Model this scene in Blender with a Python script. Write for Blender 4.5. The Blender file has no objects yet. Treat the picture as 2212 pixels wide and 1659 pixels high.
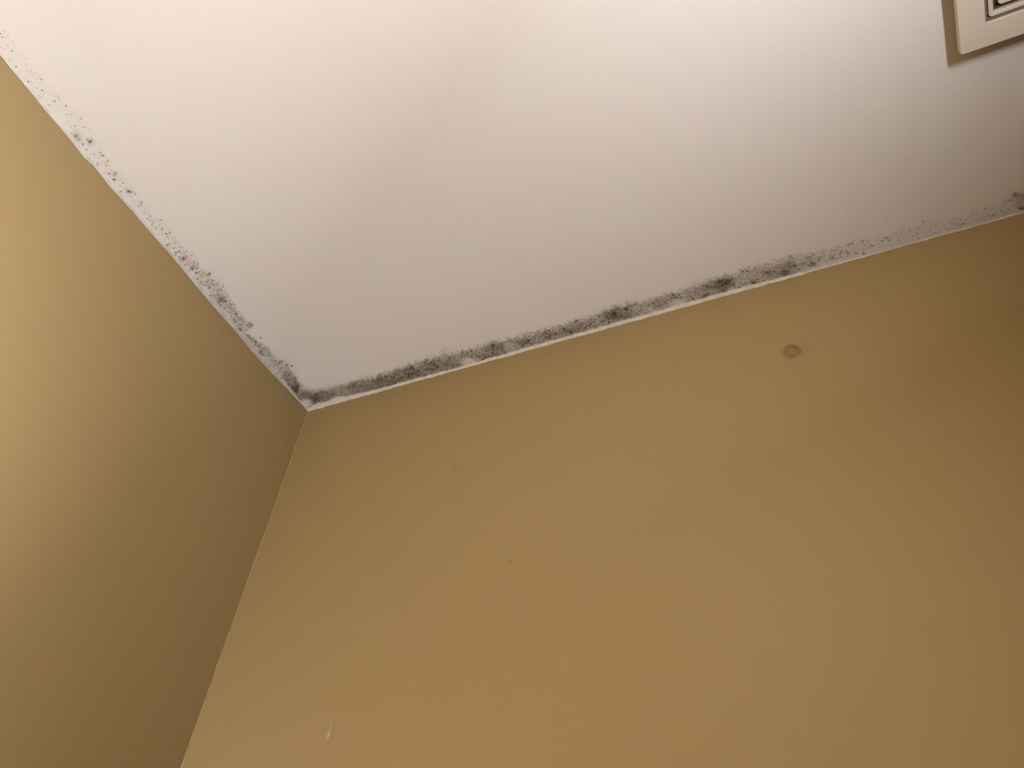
import bpy, bmesh, math, random
import numpy as np
from mathutils import Matrix, Vector

# ------------------------------------------------------------------ camera, world, lights, exposure
scene = bpy.context.scene
COL = scene.collection
W, H, F = 2212.0, 1659.0, 1789.0
CEIL = 2.40
ROT = ((-0.41195456809255293, 0.6706661842402997, 0.6168470662524334),
       (0.9072968484507571, 0.23928129566633127, 0.34576999629170463),
       (0.08429627879688262, 0.7021049286686414, -0.7070663381325688))
CAM = (0.68777251, 0.73838619, 1.55)
RM = np.array(ROT); CP = np.array(CAM)

cd = bpy.data.cameras.new('camera'); cam = bpy.data.objects.new('camera', cd); COL.objects.link(cam)
cd.sensor_fit = 'HORIZONTAL'; cd.sensor_width = 36.0; cd.lens = 36.0 * F / W; cd.clip_start = 0.01
cam.matrix_world = Matrix.Translation(CAM) @ Matrix(ROT).to_4x4()
scene.camera = cam

world = bpy.data.worlds.new('world'); scene.world = world; world.use_nodes = True
world.node_tree.nodes['Background'].inputs[0].default_value = (1, .85, .7, 1)
world.node_tree.nodes['Background'].inputs[1].default_value = 0.0
scene.view_settings.view_transform = 'Standard'
scene.view_settings.look = 'None'
scene.view_settings.exposure = 0.0
scene.view_settings.gamma = 1.0
scene.view_settings.use_curve_mapping = False
scene.cycles.max_bounces = 10
scene.cycles.diffuse_bounces = 8

WARM = (1.055, 1.045, 1.085)
def area(name, loc, direction, power, spread, sx=0.1, sy=0.1):
    l = bpy.data.lights.new(name, 'AREA'); l.shape = 'RECTANGLE' if sx != sy else 'DISK'; l.size = sx; l.size_y = sy
    l.energy = power; l.color = WARM; l.spread = math.radians(spread)
    o = bpy.data.objects.new(name, l); COL.objects.link(o)
    z = -Vector(direction).normalized(); x = (Vector((1, 0, 0)) - z * z.x).normalized(); y = z.cross(x)
    o.matrix_world = Matrix.Translation(loc) @ Matrix((x, y, z)).transposed().to_4x4()
    return o
# unseen area lights added to fit the brightness, all beside and behind the camera
area('upward_lamp', (0.600, 1.007, 1.972), (1.091, -1.436, 2.903), 4.75, 168, 0.16, 0.012)   # throws the vent's shadow
area('side_fill', (0.528, 0.885, 1.942), (-0.327, -1.301, 0.009), 2.2, 178)  # added fill aimed at the left wall, no fixture
area('low_fill', (0.616, 0.057, 1.059), (-1.667, -2.32, 1.779), 9.8, 153)  # added fill low by the left wall, no mirror light known
area('left_wall_fill', (0.930, 0.580, 1.813), (0.319, -2.191, -0.173), 5.75, 126)  # added fill
area('back_wall_fill', (0.604, 0.478, 1.696), (0.448, -0.269, 0.132), 8.5, 180)  # added fill turned toward the back wall, not mounted on it

# ------------------------------------------------------------------ helpers
def rays(px, py):
    d = np.stack([np.asarray(px, float) - W/2, -(np.asarray(py, float) - H/2), -F*np.ones_like(np.asarray(px, float))], -1)
    return d @ RM.T
def on_ceiling(px, py):            # a photo position carried out to the ceiling plane
    r = rays(px, py); return CP + r * ((CEIL - CP[2]) / r[..., 2])[..., None]
def on_right(px, py):              # ... to the plane of the right wall (x = 0)
    r = rays(px, py); return CP + r * ((0 - CP[0]) / r[..., 0])[..., None]
def on_left(px, py):               # ... to the plane of the left wall (y = 0)
    r = rays(px, py); return CP + r * ((0 - CP[1]) / r[..., 1])[..., None]
def project(P):
    c = (P - CP) @ RM
    return W/2 - F*c[..., 0]/c[..., 2], H/2 + F*c[..., 1]/c[..., 2]

def link(name, me, mat, parent=None):
    o = bpy.data.objects.new(name, me); COL.objects.link(o)
    if mat: me.materials.append(mat)
    if parent: o.parent = parent
    return o
def struct(o): o['kind'] = 'structure'; return o
def mesh(name, verts, faces, smooth=False):
    me = bpy.data.meshes.new(name); me.from_pydata([tuple(map(float, v)) for v in verts], [], faces); me.update()
    if smooth:
        me.polygons.foreach_set('use_smooth', [True]*len(me.polygons))
    return me
def slab(name, lo, hi, mat):
    bm = bmesh.new(); bmesh.ops.create_cube(bm, size=1)
    for v in bm.verts:
        for i in range(3): v.co[i] = lo[i] if v.co[i] < 0 else hi[i]
    me = bpy.data.meshes.new(name); bm.to_mesh(me); bm.free()
    return link(name, me, mat)

# ------------------------------------------------------------------ materials
def new_mat(name):
    m = bpy.data.materials.new(name); m.use_nodes = True
    nt = m.node_tree; return m, nt, nt.nodes['Principled BSDF']
def nd(nt, t, **kw):
    n = nt.nodes.new(t)
    for k, v in kw.items(): setattr(n, k, v)
    return n
def noise(nt, scale, detail=3.0, rough=0.55):
    tc = nd(nt, 'ShaderNodeNewGeometry'); n = nd(nt, 'ShaderNodeTexNoise')
    n.inputs['Scale'].default_value = scale; n.inputs['Detail'].default_value = detail; n.inputs['Roughness'].default_value = rough
    nt.links.new(tc.outputs['Position'], n.inputs['Vector']); return n
def mixc(nt, fac, a, b):
    m = nd(nt, 'ShaderNodeMix', data_type='RGBA')
    for s, v in ((m.inputs[0], fac), (m.inputs[6], a), (m.inputs[7], b)):
        if isinstance(v, bpy.types.NodeSocket): nt.links.new(v, s)
        elif isinstance(v, (int, float)): s.default_value = v
        else: s.default_value = (*v, 1)
    return m.outputs[2]
def ramp(nt, src, a, b):
    r = nd(nt, 'ShaderNodeMapRange'); r.inputs[1].default_value = a; r.inputs[2].default_value = b
    nt.links.new(src, r.inputs[0]); return r.outputs[0]

CEILING_PAINT = ((0.520, 0.496, 0.466), (0.521, 0.490, 0.465))
WALL_PAINT = ((0.282, 0.202, 0.090), (0.282, 0.200, 0.092))
def paint(name, cols, rough, scale_lo, bump_scale, bump, film=None):
    """Painted plaster; with film=(a, b) the object's own 'growth' attribute mixes towards stain colours a..b."""
    m, nt, bs = new_mat(name)
    lo = noise(nt, scale_lo, 2.0)
    c = mixc(nt, ramp(nt, lo.outputs[0], 0.42, 0.58), cols[0], cols[1])
    fine = noise(nt, bump_scale, 3.0, 0.6)
    if film:
        at = nd(nt, 'ShaderNodeVertexColor', layer_name='growth')
        sp = nd(nt, 'ShaderNodeSeparateColor'); nt.links.new(at.outputs[0], sp.inputs[0])
        thin = mixc(nt, sp.outputs[1], film[0], film[1])      # thin growth: brown to olive
        dens = ramp(nt, sp.outputs[0], 0.62, 1.15)
        stain = mixc(nt, dens, thin, film[2]) if len(film) > 2 else thin
        cover = ramp(nt, sp.outputs[0], 0.0, 0.95) if len(film) > 2 else sp.outputs[0]
        c = mixc(nt, cover, c, stain)
    nt.links.new(c, bs.inputs['Base Color'])
    bs.inputs['Roughness'].default_value = rough
    bs.inputs['Specular IOR Level'].default_value = 0.25
    b = nd(nt, 'ShaderNodeBump'); b.inputs['Strength'].default_value = bump; b.inputs['Distance'].default_value = 0.0006
    nt.links.new(fine.outputs[0], b.inputs['Height']); nt.links.new(b.outputs[0], bs.inputs['Normal'])
    return m
M_CEIL = paint('ceiling_paint', CEILING_PAINT, 0.8, 9, 380, 0.4)
M_WALL = paint('wall_paint', WALL_PAINT, 0.7, 10, 500, 0.25)
M_MOLD = paint('mold_on_ceiling_paint', CEILING_PAINT, 0.9, 9, 380, 0.4, ((0.104, 0.074, 0.050), (0.112, 0.093, 0.042), (0.020, 0.014, 0.010)))
M_STAIN = paint('stain_on_wall_paint', WALL_PAINT, 0.8, 10, 500, 0.25, ((0.13, 0.07, 0.028), (0.80, 0.70, 0.50)))
M_LAP = paint('lapped_ceiling_paint', ((0.46, 0.435, 0.40), (0.40, 0.375, 0.34)), 0.8, 70, 400, 0.5)
M_CAULK = paint('white_caulk', ((0.495, 0.47, 0.41), (0.44, 0.415, 0.36)), 0.7, 90, 300, 0.5)
M_SEAM = paint('wall_seam_paint', ((0.335, 0.245, 0.115), (0.31, 0.228, 0.105)), 0.6, 80, 400, 0.5)
M_FLOOR = paint('floor_tile', ((0.34, 0.31, 0.27), (0.30, 0.27, 0.24)), 0.4, 4, 60, 0.1)
def plastic(name, col, rough):
    m, nt, bs = new_mat(name); n = noise(nt, 30)
    nt.links.new(mixc(nt, n.outputs[0], col, tuple(c*0.96 for c in col)), bs.inputs['Base Color'])
    bs.inputs['Roughness'].default_value = rough; return m
M_VENT = plastic('cream_plastic', (0.50, 0.440, 0.378), 0.45)
M_DUCT = plastic('dark_duct', (0.03, 0.025, 0.02), 0.8)

# ------------------------------------------------------------------ room shell
RX, RY, T = 0.98, 1.90, 0.12
ceiling = struct(slab('ceiling', (-T, -T, CEIL), (RX+T, RY+T, CEIL+T), M_CEIL))
floor = struct(slab('floor', (-T, -T, -T), (RX+T, RY+T, 0), M_FLOOR))
wall_right = struct(slab('wall_right', (-T, -T, 0), (0, RY+T, CEIL), M_WALL))
wall_left = struct(slab('wall_left', (0, -T, 0), (RX+T, 0, CEIL), M_WALL))
struct(slab('wall_back', (RX, 0, 0), (RX+T, RY+T, CEIL), M_WALL))
struct(slab('wall_far', (0, RY, 0), (RX, RY+T, CEIL), M_WALL))

# ------------------------------------------------------------------ the painted seams along the ceiling and in the corner
rng = np.random.default_rng(7)
def wobble(n, step, amp, seed):
    r = np.random.default_rng(seed); k = max(2, n//step + 2)
    return np.interp(np.arange(n), np.arange(k)*step, r.normal(0, amp, k))
def bead(name, n, place, mat):
    """place(i) gives three points: on the ceiling side, the raised middle, on the wall side."""
    V, Fc = [], []
    for i in range(n):
        V += list(place(i))
        if i:
            a = 3*(i-1); Fc += [(a, a+1, a+4, a+3), (a+1, a+2, a+5, a+4)]
    me = mesh(name, V, Fc, True)
    o = link(name, me, mat); return struct(o)

# right seam: runs along x = 0.  width on the ceiling follows the ragged white line
N = 1400; ys = np.linspace(0.0, 1.25, N)
px_r, _ = project(np.stack([np.zeros(N), ys, np.full(N, CEIL)], -1))
wx_ = np.interp(px_r, [666, 700, 720, 800, 860, 940, 1010, 1060, 1240, 1400, 1450, 1500, 1600, 1690, 1740, 1800, 2212, 2600],
                [.0020, .0060, .0085, .0050, .0052, .0038, .0026, .0050, .0050, .0052, .0060, .0055, .0060, .0042, .0020, .0010, .0008, .0008])
wx_ = np.clip(wx_*.80 + wobble(N, 4, .00050, 1) + wobble(N, 22, .0005, 2), .0004, .02)
dz_ = np.clip(.0011 + wobble(N, 3, .00035, 3) + wobble(N, 11, .0003, 4) - (px_r > 1740)*.0005, .0003, .01)
bead('trim_1', N, lambda i: ((wx_[i], ys[i], CEIL-.00015), (min(wx_[i]*.45, .0022), ys[i], CEIL-.0013), (.0002, ys[i], CEIL-.0012-dz_[i])), M_CAULK)

# left seam: the white paint laps down over the wall, following the wavy line seen in the photo
LB = np.array([(-60, 50), (0, 118), (21.7, 146), (65, 198), (95.5, 236), (130, 276.5), (152, 303.7), (184.5, 343.8), (204, 361), (234, 400),
      (283.4, 453.8), (326.8, 504.8), (370.2, 553.6), (413.6, 605.7), (457, 657.8), (500.4, 707), (538.6, 753), (577, 796), (615.7, 837), (639, 860.5), (655, 877), (666, 891)], float)
L3 = on_left(LB[:, 0], LB[:, 1]); order = np.argsort(L3[:, 0])
N2 = 1000; xs = np.linspace(0.0, 0.90, N2)
zl = np.interp(xs, L3[order, 0], L3[order, 2]); zl = np.minimum(zl, CEIL-.0006) + wobble(N2, 3, .00015, 5) + wobble(N2, 12, .00015, 6)
zl = np.minimum(zl, CEIL-.0005)
bead('trim_2', N2, lambda i: ((xs[i], .0014, CEIL-.00015), (xs[i], .0008, CEIL-.0003-.25*(CEIL-zl[i])), (xs[i], .0002, zl[i])), M_LAP)

# vertical seam in the corner
N3 = 900; zs = np.linspace(0.0, CEIL-.003, N3)
w1 = np.clip(.0013 + wobble(N3, 3, .00025, 8) + wobble(N3, 17, .00025, 9), .0004, .01)
w2 = np.clip(.0010 + wobble(N3, 3, .00020, 10), .0003, .01)
bead('trim_3', N3, lambda i: ((w2[i], .0002, zs[i]), (.0009, .0009, zs[i]), (.0002, w1[i], zs[i])), M_SEAM)

# ------------------------------------------------------------------ mould
def splat(amt, X, Y, x, y, r, a, asp=1.0, ang=0.0):
    """max-blend one soft spot at photo position x, y into amt"""
    dx, dy = X - x, Y - y
    c, s = math.cos(ang), math.sin(ang)
    u = dx*c + dy*s; v = (-dx*s + dy*c)*asp
    g = np.exp(-((u*u + v*v)/(r*r))**1.3)*a
    return 1 - (1-amt)*(1-g)
def value_noise(u, v, seed):
    r = np.random.default_rng(seed); g = r.random((256, 256))
    i, j = np.floor(u).astype(int), np.floor(v).astype(int); fu, fv = u-i, v-j
    fu, fv = fu*fu*(3-2*fu), fv*fv*(3-2*fv)
    i, j = i % 255, j % 255
    return (g[i, j]*(1-fu)*(1-fv) + g[i+1, j]*fu*(1-fv) + g[i, j+1]*(1-fu)*fv + g[i+1, j+1]*fu*fv)
def fbm(u, v, seed, octv=3):
    s, a, t = 0, 1.0, 0
    for k in range(octv):
        s = s + a*value_noise(u*2**k + 17*k, v*2**k + 31*k, seed+k); t += a; a *= .6
    return s/t

def film(name, A, B, amt, hue, mat, P, lift=0.0004, thr=0.015, parent=None, normal=(0, 0, -1)):
    """thin growth over a surface: grid of points P (na x nb x 3), kept only where it shows"""
    na, nb = amt.shape
    Q = P + np.array(normal)*(0.00018 + lift*amt)[..., None]
    keep = (np.maximum.reduce([amt[:-1, :-1], amt[1:, :-1], amt[:-1, 1:], amt[1:, 1:]]) > thr)
    ii, jj = np.nonzero(keep)
    idx = np.stack([ii*nb+jj, (ii+1)*nb+jj, (ii+1)*nb+jj+1, ii*nb+jj+1], -1)
    used, inv = np.unique(idx, return_inverse=True); inv = inv.reshape(idx.shape)
    if normal == (0, 0, -1): pass
    me = bpy.data.meshes.new(name)
    nv, nf = len(used), len(idx)
    me.vertices.add(nv); me.vertices.foreach_set('co', Q.reshape(-1, 3)[used].astype(np.float32).ravel())
    me.loops.add(nf*4); me.loops.foreach_set('vertex_index', inv.astype(np.int32).ravel())
    me.polygons.add(nf); me.polygons.foreach_set('loop_start', np.arange(0, nf*4, 4, dtype=np.int32))
    me.polygons.foreach_set('use_smooth', np.ones(nf, bool))
    me.update(calc_edges=True)
    ca = me.color_attributes.new('growth', 'FLOAT_COLOR', 'POINT')
    c = np.zeros((nv, 4), np.float32); c[:, 0] = amt.ravel()[used]; c[:, 1] = hue.ravel()[used]; c[:, 3] = 1
    ca.data.foreach_set('color', c.ravel())
    me.validate()
    return link(name, me, mat, parent)

def scatter_specks(amt, X, Y, rows, step, pick):
    for x, y, r, a in rows:
        r = .42 + r*.66; rr = 3.0*r
        m = pick(x, y, rr)
        if m is None: continue
        amt[m] = splat(amt[m], X[m], Y[m], x, y, r, a*(.82 if a < .75 else .95), 1.25, 0.3)
    return amt
def window(X, Y):
    """index window of grid points near a photo position, via coarse search along the first axis"""
    cx = X.mean(1)
    def pick(x, y, rr):
        k = np.nonzero((X.min(1) < x+rr) & (X.max(1) > x-rr))[0]
        if len(k) == 0: return None
        sub = (slice(k[0], k[-1]+1),)
        XX, YY = X[sub[0]], Y[sub[0]]
        q = np.nonzero((abs(XX-x) < rr) & (abs(YY-y) < rr))
        if len(q[0]) == 0: return None
        return (slice(k[0]+q[0].min(), k[0]+q[0].max()+1), slice(q[1].min(), q[1].max()+1))
    return pick

# ---- band over the right wall (grid: along y, out from the wall in x)
gy = np.arange(0.0, 1.06, 0.0005); gx = np.arange(0.0002, 0.075, 0.0006)
GY, GX = np.meshgrid(gy, gx, indexing='ij')
P = np.stack([GX, GY, np.full_like(GX, CEIL)], -1); X, Y = project(P)
line = 887 - .2775*(X-666)
ex = [640, 668, 718, 751, 780, 828, 866, 897, 940, 968, 990, 1023, 1059, 1095, 1128, 1167, 1204, 1245, 1267, 1294, 1309, 1334, 1356, 1390, 1421, 1457, 1493, 1529, 1566, 1578, 1602, 1638, 1668, 1708, 1757, 1813, 1864, 1918, 1954, 1994, 2083, 2129, 2153, 2178, 2193, 2212, 2300]
ey = [832, 839, 833, 825, 815, 804, 792, 780, 765, 756, 758, 749, 740, 731, 721, 711, 701, 690, 684, 676, 665, 657, 650, 648, 638, 630, 620, 607, 593, 590, 583, 572, 563, 552, 547, 527, 518, 506, 494, 478, 470, 448, 440, 424, 415, 410, 395]
low = [(640, 2), (690, 12), (712, 10), (725, 14), (750, 10), (800, 6), (1000, 5), (1300, 7), (1600, 8), (1690, 4), (1740, 6), (1800, 9), (2212, 5)]
UP = line - np.interp(X, ex, ey)          # band height above the wall line, photo px
LO = np.interp(X, [a for a, b in low], [b for a, b in low])
D = line - Y                              # height of this point
h = (D - LO)/np.maximum(UP - LO, 4)       # 0 at the foot of the band, 1 at its ragged top
smoke = np.interp(X, [640, 690, 780, 860, 930, 980, 1010, 1060, 1100, 1130, 1200, 1240, 1280, 1330, 1380, 1440, 1470, 1500, 1540, 1575, 1590, 1640, 1700, 1740, 1780, 1830, 2150, 2195, 2240],
                     [.72, .72, .78, .80, .72, .58, .60, .70, .54, .60, .52, .60, .56, .66, .50, .46, .38, .50, .70, .70, .30, .40, .52, .34, .12, .05, .02, .16, .25])
speck = np.interp(X, [640, 780, 860, 1000, 1240, 1480, 1560, 1600, 1700, 1760, 1850, 1950, 2100, 2160, 2212], [.25, .5, .9, 1, 1, 1.2, .7, 1.5, 1.3, .75, .42, .2, .28, .4, .7])
rag = fbm(X/9, Y/7, 11, 3) - .5
fine = fbm(X/3.2, Y/3.0, 21, 2)
sm = lambda e0, e1, v: np.clip((v-e0)/(e1-e0), 0, 1)**2*(3-2*np.clip((v-e0)/(e1-e0), 0, 1))
topfade = 1 - sm(.60, 1.08, h + rag*.45)
botfade = sm(-.10, .06, h + rag*.16)
cloud = fbm(X/34, Y/18, 31, 3)
calm = np.interp(X, [640, 820, 1000, 1200], [.75, .6, .3, .1])
amt = smoke*topfade*botfade*(.60 + .75*cloud)*(1 - (1-calm)*.45 + (1-calm)*.85*(fine-.05))
# speckle net, heavier towards the middle of the band
net = sm(.55, .80, fbm(X/2.9, Y/2.7, 41, 2))
netband = sm(1.12, .62, h + rag*.7)*botfade if False else (1 - sm(.72, 1.18, h + rag*.7))*botfade
amt = 1 - (1-amt)*(1 - np.clip(net*netband*np.interp(X, [640, 760, 880, 1760, 1860, 2212], [.15, .25, .55, .55, .22, .18])*(.6+.8*cloud), 0, .9))
# pale patches inside the band
for x, y, rx, ry, k in [(1013, 782, 16, 9, .85), (1463, 655, 18, 10, .8), (662, 870, 13, 9, .97), (740, 862, 20, 6, .95), (975, 762, 16, 6, .55), (1578, 625, 10, 9, .5), (1415, 668, 12, 6, .35), (1100, 747, 12, 10, .3), (1725, 563, 14, 7, .6)]:
    amt = amt*(1 - k*np.exp(-(((X-x)/rx)**2 + ((Y-y)/ry)**2)**2))
# smoky dark patches
for x, y, rx, ry, a in [(652, 845, 13, 8, .45), (664, 847, 12, 8, .25), (692, 866, 34, 10, .22), (684, 851, 34, 9, .18), (770, 836, 40, 9, .25), (840, 822, 40, 7, .18), (925, 795, 22, 8, .3), (1062, 752, 20, 9, .4), (1064, 742, 9, 6, .4), (1130, 740, 14, 12, .35), (1228, 715, 20, 9, .5), (1200, 722, 14, 6, .25),
        (1330, 680, 30, 11, .45), (1322, 675, 12, 7, .35), (1360, 682, 20, 8, .3), (1352, 668, 10, 6, .25), (1415, 655, 22, 8, .2), (1452, 638, 12, 6, .4), (1505, 622, 16, 8, .3), (1545, 613, 30, 11, .5), (1568, 608, 14, 12, .4), (1525, 640, 14, 6, .3),
        (1564, 628, 12, 10, .3), (1629, 609, 13, 6, .55), (1658, 589, 10, 6, .4), (1696, 588, 13, 8, .55), (1680, 592, 26, 7, .25), (1706, 563, 9, 7, .3), (1716, 573, 6, 4, .4), (1755, 570, 9, 5, .5), (1800, 553, 8, 5, .3), (2193, 421, 11, 6, .5), (2212, 425, 12, 8, .3), (2208, 450, 9, 5, .55), (2205, 438, 14, 8, .2)]:
    amt = 1 - (1-amt)*(1 - a*np.exp(-((X-x)/rx)**2 - ((Y-y)/ry)**2)*(.7+.6*fine)*np.clip(botfade, 0, 1))
pick = window(X, Y)
rows = []
for k in range(5200):
    x = rng.uniform(640, 2240); l_ = 887 - .2775*(x-666)
    d = np.interp(x, [640, 2240], [1, 1]); 
    if rng.random() > np.interp(x, [640, 700, 860, 1000, 1480, 1560, 1600, 1740, 1780, 1850, 1950, 2040, 2100, 2150, 2240], [.12, .2, .55, .62, .65, .45, .95, .85, .5, .26, .13, .10, .18, .17, .45]): continue
    up = l_ - np.interp(x, ex, ey); lo = np.interp(x, [a for a, b in low], [b for a, b in low])
    t = rng.beta(1.5, 1.5)*1.12 if x < 1780 else rng.random()*1.02
    y = l_ - (lo + t*(up-lo))
    big = rng.random()
    r = 1.1 + .9*rng.random() + (1.3*rng.random() if big > .90 else 0)
    a = rng.uniform(.22, .6) + (.25 if big > .90 else 0)
    if x > 1780: a *= .85
    rows.append((x, y, r, a))
rows += [(x, y, r, a) for x, y, r, a in [(719, 850, 3, .8), (707, 849, 2.5, .7), (738, 847, 3, .8), (773, 823, 3.4, .8), (774, 843, 3, .7), (751, 837, 3, .7), (832, 813, 3, .8), (851, 815, 3, .85), (841, 821, 2.5, .7), (882, 814, 3.5, .9), (890, 815, 3, .8), (817, 832, 2.4, .6),
    (924, 794.5, 4.2, .9), (945, 792, 4.6, .95), (932, 782, 3.5, .8), (904, 801, 3, .7), (920, 788, 3.5, .7), (949, 778, 3.6, .8), (970, 775, 3, .7), (885, 813, 3, .7), (999, 758, 3.4, .8), (1018, 758, 4, .75), (1010, 761, 3.5, .7), (1034, 770, 2.8, .7), (1065, 747, 5, .8), (1042, 777, 2.6, .7), (1093, 738, 3, .8), (1092, 763, 2.8, .8), (1080, 764, 3, .7),
    (1186, 714.5, 4, .85), (1200, 721, 4, .8), (1219, 710, 5, .7), (1232, 716, 6, .75), (1245, 692.5, 4.4, .95), (1186, 729, 3.4, .85), (1151, 718, 3, .6), (1210, 704, 3, .7), (1164, 716, 3, .6), (1275, 701, 4, .8), (1299, 695, 3.4, .8), (1313, 686, 4, .7), (1328, 677, 6, .65), (1351, 666.5, 4.4, .8), (1354, 650, 2, .8), (1305, 675, 3.6, .7), (1342, 684, 4, .7),
    (1412, 654, 3.6, .8), (1386, 668, 3, .7), (1454, 636, 4.4, .85), (1445, 648, 3.4, .7), (1417, 664, 3.4, .6), (1471, 642.5, 4, .8), (1497, 645.5, 3.6, .9), (1535, 609, 3.4, .7), (1524, 637, 4, .7), (1565, 612, 6, .6), (1540, 620, 5, .5), (1553, 631, 3, .7), (1604, 586, 4, .85), (1613, 584, 3, .8), (1617, 578, 2.6, .7), (1597, 620, 3, .8), (1585, 613, 3, .7), (1629, 611, 5, .85), (1657, 588, 4.5, .75), (1690, 584.5, 3, .8), (1702, 584, 3, .8), (1695, 592, 5, .7), (1716, 573, 4, .85), (1708, 553, 3, .8), (1733, 570, 2.4, .6), (1738, 567, 2.6, .7), (1754, 568, 4.2, .9), (1759, 572, 4, .7), (1757, 549, 2.6, .8), (1768, 562.5, 2.8, .8), (1780, 549, 2.8, .8), (1777, 540, 2, .7), (1768, 542, 2, .7), (1791, 557, 3, .7), (1799, 556, 3.5, .7), (1806, 559, 3, .8), (1817, 543, 3, .85), (1815, 549, 3, .8), (1831, 546, 3, .8), (1832, 551, 3, .7), (1849, 547, 3, .85), (1866, 547.5, 3.2, .95),
    (1834, 528, 3.4, .85), (1841, 526.5, 3, .85), (1829, 529, 2.5, .6), (1863, 520.5, 2.8, .85), (1865, 538, 2.6, .6), (1885, 530.5, 2.6, .8), (1906, 520.5, 2.8, .95), (1915, 514.5, 3.2, .85), (1921, 519, 3, .8), (1918, 511, 2.6, .6), (1939, 511, 2, .6), (1994, 478, 2.4, .9), (1982, 504.5, 2.4, .8), (1975, 508, 1.8, .7), (1984, 513.5, 2.6, .7), (1949, 494, 2, .5), (1982, 492.5, 2, .5), (2010, 498, 2.4, .6), (2013, 500, 2, .5), (2063, 485.5, 2.6, .7), (2065, 481, 2, .5), (2080, 483, 3, .8), (2075, 489, 2.2, .7), (2046, 495, 2.2, .6), (2083, 473, 2.2, .5), (2100, 471, 2.2, .6), (2093, 470, 2, .5), (2061, 493, 2, .5), (2037, 488, 2, .5), (2127, 451, 3, .6), (2129, 447, 2, .6), (2135, 463, 2.4, .75), (2138, 466, 2, .6), (2145, 464.5, 2.6, .8), (2149, 462, 2.4, .8), (2153, 460.5, 2, .6), (2125, 469, 2.4, .5), (2163, 456.5, 2.8, .8), (2171, 460, 3, .6), (2180, 452.5, 2.2, .8), (2182, 433, 2.4, .7), (2176, 433.5, 2.4, .6), (2193, 420.5, 3.4, .95), (2206, 450, 4.2, .95), (2199, 437, 3, .4), (2207, 422, 3, .6)]]
amt = scatter_specks(amt, X, Y, rows, 1, pick)
# nothing on the bare white line itself
amt = amt*np.clip((D - 1.5)/3, 0, 1)
amt = np.clip(amt, 0, .97)
hue = np.clip(sm(.40, .62, fbm(X/55, Y/30, 51, 2)) + .5*np.exp(-((X-790)/90)**2) + .6*np.exp(-((X-1085)/50)**2), 0, 1)
mr = film('mold_growth', None, None, amt, hue, M_MOLD, P)
mr['label'] = 'dense dark speckled mold band on white ceiling, running along the right wall'
mr['category'] = 'mold'; mr['kind'] = 'stuff'

# ---- band over the left wall (grid: along x, out from the wall in y)
gx = np.arange(0.0, 0.70, 0.0005); gy = np.arange(0.0003, 0.062, 0.0005)
GX, GY = np.meshgrid(gx, gy, indexing='ij')
P = np.stack([GX, GY, np.full_like(GX, CEIL)], -1); X, Y = project(P)
# distance from the wavy paint line, and position along it, both in photo px
ux, uy = 666.0, 887-118.0; L_ = math.hypot(ux, uy); ux /= L_; uy /= L_
def st(x, y): return (x*ux + (y-118)*uy), (x*uy - (y-118)*ux)
S, DD = st(X, Y)
up_pts = [(10, 67), (30, 95), (56, 126), (87, 168), (128, 210), (174, 255), (203, 297), (234, 346), (252, 374), (282, 399), (309, 436), (326, 466), (350, 473), (368, 500), (391, 531), (419, 551), (430, 575), (456, 590), (482, 618), (500, 647), (523, 684), (548, 702), (531, 718), (556, 735), (583, 754), (608, 775), (632, 789), (640, 806), (648, 822), (662, 838)]
us = [st(*p)[0] for p in up_pts]; ud = [st(*p)[1] for p in up_pts]
o_ = np.argsort(us); us = np.array(us)[o_]; ud = np.array(ud)[o_]
UPL = np.interp(S, us, ud)
LOl = np.interp(S, [0, 700, 1000], [0, 0, 1])
h = (DD - LOl)/np.maximum(UPL-LOl, 4)
# S runs 0 (image edge) .. 1017 (corner)
smoke = np.interp(S, [0, 320, 560, 640, 700, 760, 830, 880, 905, 930, 960, 1017], [.02, .04, .04, .10, .20, .24, .26, .22, .14, .42, .80, .80])
rag = fbm(X/9, Y/9, 61, 3) - .5; fine = fbm(X/3.0, Y/3.0, 71, 2); cloud = fbm(X/26, Y/26, 81, 3)
topfade = 1 - sm(.60, 1.1, h + rag*.5); botfade = sm(-.05, .14, h + rag*.2)
amt = smoke*topfade*botfade*(.5 + 1.0*cloud)*(.70 + .60*fine)
net = sm(.56, .80, fbm(X/3.3, Y/3.3, 91, 2))
netk = np.interp(S, [0, 300, 480, 560, 640, 840, 890, 920, 960, 1017], [.05, .10, .12, .2, .5, .55, .35, .45, .45, .25])
amt = 1 - (1-amt)*(1 - np.clip(net*(1 - sm(.75, 1.15, h + rag*.7))*botfade*netk*(.6+.8*cloud), 0, .9))
for x, y, rx, ry, a in [(164, 293, 9, 10, .45), (172, 302, 7, 8, .3), (195, 305, 7, 6, .5), (396, 558, 9, 7, .45), (386, 560, 6, 6, .35), (415, 579, 6, 6, .35), (452, 592, 7, 5, .3), (480, 646, 11, 8, .45), (470, 655, 8, 8, .2), (540, 702, 7, 6, .3), (518, 712, 6, 5, .5), (278, 413, 7, 5, .4), (564, 762, 9, 6, .5), (600, 790, 18, 14, .25), (620, 812, 14, 14, .3), (645, 840, 14, 10, .4), (212, 352, 7, 5, .15), (250, 377, 9, 7, .2)]:
    amt = 1 - (1-amt)*(1 - a*np.exp(-((X-x)/rx)**2 - ((Y-y)/ry)**2)*(.6+.7*fine))
rows = []
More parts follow.
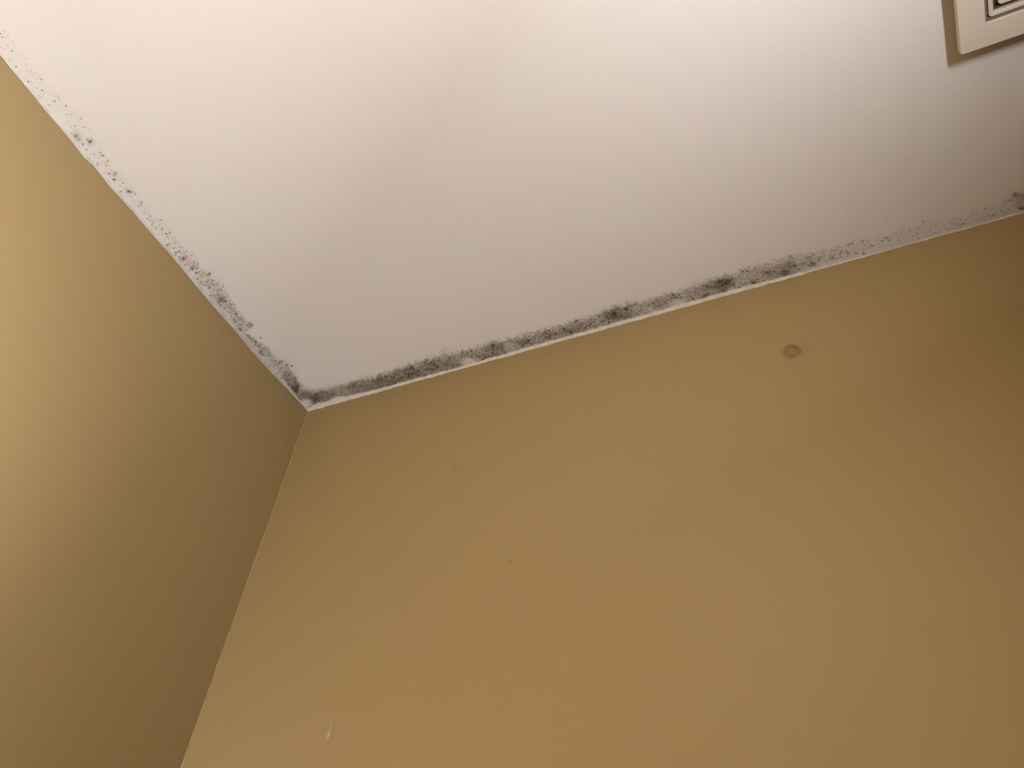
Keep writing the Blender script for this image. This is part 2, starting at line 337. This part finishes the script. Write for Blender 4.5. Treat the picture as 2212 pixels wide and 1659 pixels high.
for k in range(3300):
    s = rng.uniform(-20, 1017)
    if rng.random() > np.interp(s, [0, 100, 300, 480, 560, 650, 760, 850, 890, 910, 960, 1017], [.05, .08, .14, .14, .22, .55, .75, .8, .35, .3, .7, .4]): continue
    u = np.interp(s, us, ud); t = rng.beta(1.5, 1.25)*1.06
    if rng.random() < .0: t = t
    d = 5 + t*(u-5)
    x = s*ux + d*uy; y = 118 + s*uy - d*ux
    big = rng.random()
    r = 1.0 + .8*rng.random() + (1.3*rng.random() if big > .9 else 0)
    a = rng.uniform(.15, .5) + (.3 if big > .9 else 0)
    rows.append((x, y, r, a))
rows += [(1, 72, 3, .8), (5, 80, 2.6, .8), (11, 67, 2, .6), (12, 80, 2.6, .4), (2, 102, 2, .5), (28, 91, 3, .35), (26, 110, 2.6, .85), (22, 130, 2.2, .5), (35, 143.5, 3, .75), (56, 127, 1.8, .6), (57, 139, 2.6, .4), (67, 154, 2.6, .5), (77, 156, 2.6, .35), (62, 176, 3, .85), (84, 162, 3, .35), (88, 171, 3, .6), (92, 172, 2.4, .5), (80, 190, 2.6, .6), (91.5, 195, 2.8, .9), (88, 209, 2.2, .7), (105, 226, 2.8, .7), (118, 218.5, 3, .85), (128, 212, 2.2, .6), (129, 216, 2.5, .4), (143, 228, 3, .85), (144, 247, 2, .5), (155, 246.5, 2.4, .6), (175, 256, 2.2, .8), (162, 271.5, 2.8, .6), (183.5, 274.5, 2.6, .75), (155, 288, 2.6, .7), (164, 293.5, 4, .8), (170, 301, 3.4, .6), (179, 310.5, 3, .85), (180, 314, 2.4, .8), (195, 306, 4.4, .98), (189, 301, 3, .7), (199, 303, 3, .7), (187, 323, 3.2, .8), (203, 333, 2.6, .7), (195, 333.5, 2.6, .5), (223.5, 335.5, 3.6, .85), (218, 330, 3, .5), (234, 347, 2.8, .75), (211, 355, 3, .8), (218, 371, 2.6, .8), (236.5, 374.5, 3.4, .85), (248, 376.5, 3, .9), (251, 372, 2.4, .8), (248, 388, 4, .95), (245, 387, 3, .8), (266, 394.5, 2.6, .8), (229, 373, 3, .5), (261, 387, 1.8, .5),
    (278.5, 413, 4.2, .98), (284, 414.5, 3, .8), (261.5, 413.5, 3, .9), (292, 418.5, 2.8, .8), (260, 401, 2.2, .6), (306, 436, 2.8, .85), (304.5, 443, 2.6, .7), (300, 445, 2.2, .5), (303, 458.5, 2, .6), (312, 460, 2, .8), (318, 472, 3, .6), (324.5, 466.5, 2.4, .8), (328, 485.5, 2, .8), (337, 492, 2.2, .8), (350, 494.5, 3, .95), (348, 474, 2, .8), (345, 487, 2, .7), (367, 503, 2.6, .85), (359.5, 505, 2.8, .95), (366.5, 497, 1.8, .7), (362, 511, 2.4, .8), (331, 500, 2, .7), (361, 529, 3, .9), (364, 527, 2.8, .8), (362, 534, 3, .85), (375, 536, 2.6, .85), (378, 522, 2.2, .7), (388.5, 542, 2.4, .85), (380, 545.5, 2.8, .8), (379, 550, 3, .8), (397, 558.5, 4.4, .95), (384.5, 562, 3.6, .95), (400, 572, 3, .8), (406, 585, 3.2, .8), (415.5, 579.5, 3.6, .98), (420, 565.5, 2.4, .8), (415, 551, 2.8, .6), (428.5, 578.5, 2, .8), (424, 590, 2.8, .8), (452.5, 591, 3.4, .95), (427, 601, 2.6, .85), (435, 605, 2.6, .7), (451, 605, 2.6, .85), (446, 609, 2.4, .8), (440, 616, 3, .6), (481, 618, 2, .7), (478, 627, 2.2, .7), (470, 626, 3, .6), (478.5, 645.5, 4.2, .9), (488, 650, 4, .7), (455, 638, 2.8, .9), (461, 640, 2.6, .7), (485, 666, 3, .9), (476, 660, 2.6, .8), (498, 657, 2.6, .7), (511, 677, 3.2, .9), (515, 685, 2.8, .8), (520, 701, 3, .5), (505, 690, 2.6, .8), (508, 695, 2.6, .8), (525, 693, 2.4, .8), (541, 697, 2.4, .8), (543, 702, 2.4, .8), (536, 700, 2.4, .7), (541, 707, 2.4, .8), (518, 712, 4.2, .95), (535, 729, 2.4, .7), (563, 729.5, 2.6, .9), (565, 742.5, 2, .9), (576, 752, 2, .7), (582, 755, 1.8, .8), (543, 733, 2, .6), (550, 745, 2.4, .6), (562, 761, 4, .8), (568, 766, 3.4, .7), (583, 788.5, 3, .8), (596, 779.5, 3, .8), (603, 785, 3, .8), (609, 781, 2.6, .7), (608, 795, 3, .7), (631, 790, 3.2, .9), (622, 788, 2.4, .6), (617, 803.5, 3, .9), (615, 810, 3, .9), (624, 808.5, 3, .9), (598, 807, 2.8, .8), (609, 816, 2.4, .8), (619, 820, 3, .7), (622, 831, 3, .8), (637, 815, 2.6, .7), (644.5, 845, 3.8, .85), (659, 846, 3.2, .7), (660, 819.5, 2.2, .7), (638, 846, 2.6, .6), (640, 851, 3, .5)]
amt = scatter_specks(amt, X, Y, rows, 1, window(X, Y))
wavy = np.interp(S, [st(*p)[0] for p in LB], [st(*p)[1] for p in LB])
amt = amt*np.clip((DD - wavy - 4)/5, 0, 1)*np.clip((DD+.5)/3, 0, 1)
# the band over the right wall takes over past the corner
amt = amt*(1 - sm(640, 662, X + .3*(Y-840)))
for x, y, rx, ry, k in [(662, 872, 14, 10, .97)]:
    amt = amt*(1 - k*np.exp(-(((X-x)/rx)**2 + ((Y-y)/ry)**2)**2))
amt = np.clip(amt, 0, .97)
hue = np.clip(sm(.42, .62, fbm(X/45, Y/45, 101, 2)) + .7*np.exp(-((X-164)**2+(Y-293)**2)/300) + .5*np.exp(-((X-590)**2+(Y-775)**2)/900), 0, 1)
P[..., 2] -= 0.00004
ml = film('mold_growth', None, None, amt, hue, M_MOLD, P)
ml['label'] = 'sparser dotted mold band on white ceiling, running along the left wall'
ml['category'] = 'mold'; ml['kind'] = 'stuff'

# ------------------------------------------------------------------ marks on the right wall
def wall_mark(name, cx, cy, hw, hh, fn, step=0.0008):
    cs = on_right(np.array([cx-hw, cx+hw, cx-hw, cx+hw]), np.array([cy-hh, cy-hh, cy+hh, cy+hh]))
    y0, y1, z0, z1 = cs[:, 1].min(), cs[:, 1].max(), cs[:, 2].min(), cs[:, 2].max()
    A, B = np.meshgrid(np.arange(y0, y1, step), np.arange(z0, z1, step), indexing='ij')
    P = np.stack([np.zeros_like(A), A, B], -1); X, Y = project(P)
    amt, hue = fn(X, Y)
    return film(name, None, None, amt, hue, M_STAIN, P, lift=.0001, thr=.003, parent=wall_right, normal=(1, 0, 0))
def ring(X, Y):
    u = (X-1711)/21.5; v = (Y-759.5)/15.5; v = v + .12*u
    r = np.sqrt(u*u+v*v) + (fbm(X/7, Y/7, 201, 2)-.5)*.30
    a = .26*np.exp(-((r-.72)/.30)**2) + .34*(1-sm(.72, 1.12, r))
    a = a*(1 + .45*np.exp(-((X-1717)/10)**2 - ((Y-750)/6)**2))*(.8+.4*fbm(X/3, Y/3, 205, 2))
    a = a + .10*np.exp(-((X-1737)/14)**2 - ((Y-752)/12)**2)
    return np.clip(a, 0, 1), np.zeros_like(X)
s1 = wall_mark('water_stain', 1713, 760, 40, 32, ring)
s1['label'] = 'brown ring-shaped stain'
def smear(X, Y):
    a = .16*np.exp(-((X-982)/4.5)**2 - ((Y-1016)/5)**2) + .16*np.exp(-((X-989)/8)**2 - ((Y-1011)/2.2)**2)
    return a, np.zeros_like(X)
wall_mark('smudge', 986, 1014, 20, 16, smear)['label'] = 'faint brown smudge'
def dot(X, Y): return .85*np.exp(-(((X-1102.6)/1.6)**2 + ((Y-1212)/2.0)**2)), np.zeros_like(X)
wall_mark('fleck', 1103, 1212, 6, 6, dot, .0003)['label'] = 'tiny dark fleck'
def scr(X, Y):
    u = (X-710)+(Y-1585)*.2
    return .28*np.exp(-(u/2.2)**2 - ((Y-1588)/9)**2) + .10*np.exp(-((u-1.5)/2.2)**2 - ((Y-1570)/10)**2), np.ones_like(X)
wall_mark('scratch', 711, 1580, 14, 34, scr)['label'] = 'pale short scratch'
def brow(X, Y): return .16*np.exp(-((X-1886)/12)**2 - ((Y-629)/5)**2) + .07*np.exp(-((X-1573)/9)**2 - ((Y-826)/5)**2), np.zeros_like(X)
wall_mark('smudge', 1886, 629, 30, 14, brow)['label'] = 'faint brown smudge near the ceiling'

# ------------------------------------------------------------------ ceiling vent: square plate standing off the ceiling, nested rings
VX, VY, VS = 0.2304, 0.9296, 0.160      # corner nearest both walls, size
ZF = 2.3705                             # visible face
vent = bpy.data.objects.new('ceiling_vent', None); COL.objects.link(vent)
vent.location = (VX+VS/2, VY+VS/2, CEIL); vent.empty_display_size = .05
vent['label'] = 'cream square ceiling vent with nested frames, cut off by the top right corner'
vent['category'] = 'vent'
def rrect(half, rad, z, n=6):
    P = []
    for cx, cy, a0 in ((1, 1, 0), (-1, 1, 90), (-1, -1, 180), (1, -1, 270)):
        for k in range(n+1):
            a = math.radians(a0 + 90*k/n)
            P.append((cx*(half-rad)+rad*math.cos(a), cy*(half-rad)+rad*math.sin(a), z))
    return P
def rings(name, loops, mat, close=False, cap0=False, cap1=False, parent=vent):
    V, Fc = [], []; n = len(loops[0])
    for l in loops: V += l
    m = len(loops)
    for i in range(m if close else m-1):
        a, b = i*n, ((i+1) % m)*n
        for k in range(n):
            k2 = (k+1) % n; Fc.append((a+k, a+k2, b+k2, b+k))
    if cap0: Fc.append(tuple(range(n)))
    if cap1: Fc.append(tuple(reversed(range((m-1)*n, m*n))))
    me = mesh(name, V, Fc); bm = bmesh.new(); bm.from_mesh(me); bmesh.ops.recalc_face_normals(bm, faces=bm.faces); bm.to_mesh(me); bm.free()
    for p in me.polygons: p.use_smooth = True
    me.set_sharp_from_angle(angle=math.radians(40))
    return link(name, me, mat, parent)
zf = ZF - CEIL
O, I1 = VS/2, VS/2 - 0.0240
TH = 0.0078
rings('outer_frame', [rrect(O, .0030, zf+TH), rrect(O, .0030, zf+.0012), rrect(O-.0010, .0024, zf), rrect(I1+.0009, .0020, zf), rrect(I1+.0002, .0016, zf+.0012), rrect(I1, .0016, zf+.0022), rrect(I1+.004, .0016, zf+TH)], M_VENT, close=True)
R1 = I1 - 0.0029; R2 = R1 - 0.0041
rings('inner_ring', [rrect(R1, .0030, zf+.008), rrect(R1, .0030, zf+.0028), rrect(R1-.0006, .0026, zf+.0022), rrect(R2+.0006, .0016, zf+.0022), rrect(R2, .0014, zf+.0028), rrect(R2, .0014, zf+.008)], M_VENT, close=True)
C1 = R2 - 0.0044
rings('centre_plate', [rrect(C1, .0035, zf+.008), rrect(C1, .0035, zf+.0036), rrect(C1-.0006, .003, zf+.003)], M_VENT, cap0=True, cap1=True)
# groove floors and the neck that carries the plate from the ceiling
M_GROOVE = plastic('shadow_toned_groove_plastic', (0.150, 0.115, 0.080), 0.7)  # groove floor colour darkened to carry the shadow in the gap
M_SLOT = plastic('dark_brown_slot_plastic', (0.045, 0.034, 0.024), 0.7)
rings('groove_tray', [rrect(I1+.003, .002, zf+.0060), rrect(R1+.0007, .002, zf+.0060), rrect(R1+.0007, .002, zf+.0042), rrect(I1+.003, .002, zf+.0042)], M_GROOVE, close=True)
rings('groove_tray', [rrect(R2+.001, .002, zf+.0085), rrect(C1+.0022, .002, zf+.0085), rrect(C1+.0022, .002, zf+.0070), rrect(R2+.001, .002, zf+.0070)], M_SLOT, close=True)
rings('duct_neck', [rrect(R1+.002, .004, zf+.0088), rrect(R1+.002, .004, -.0002)], M_DUCT, cap0=True, cap1=True)
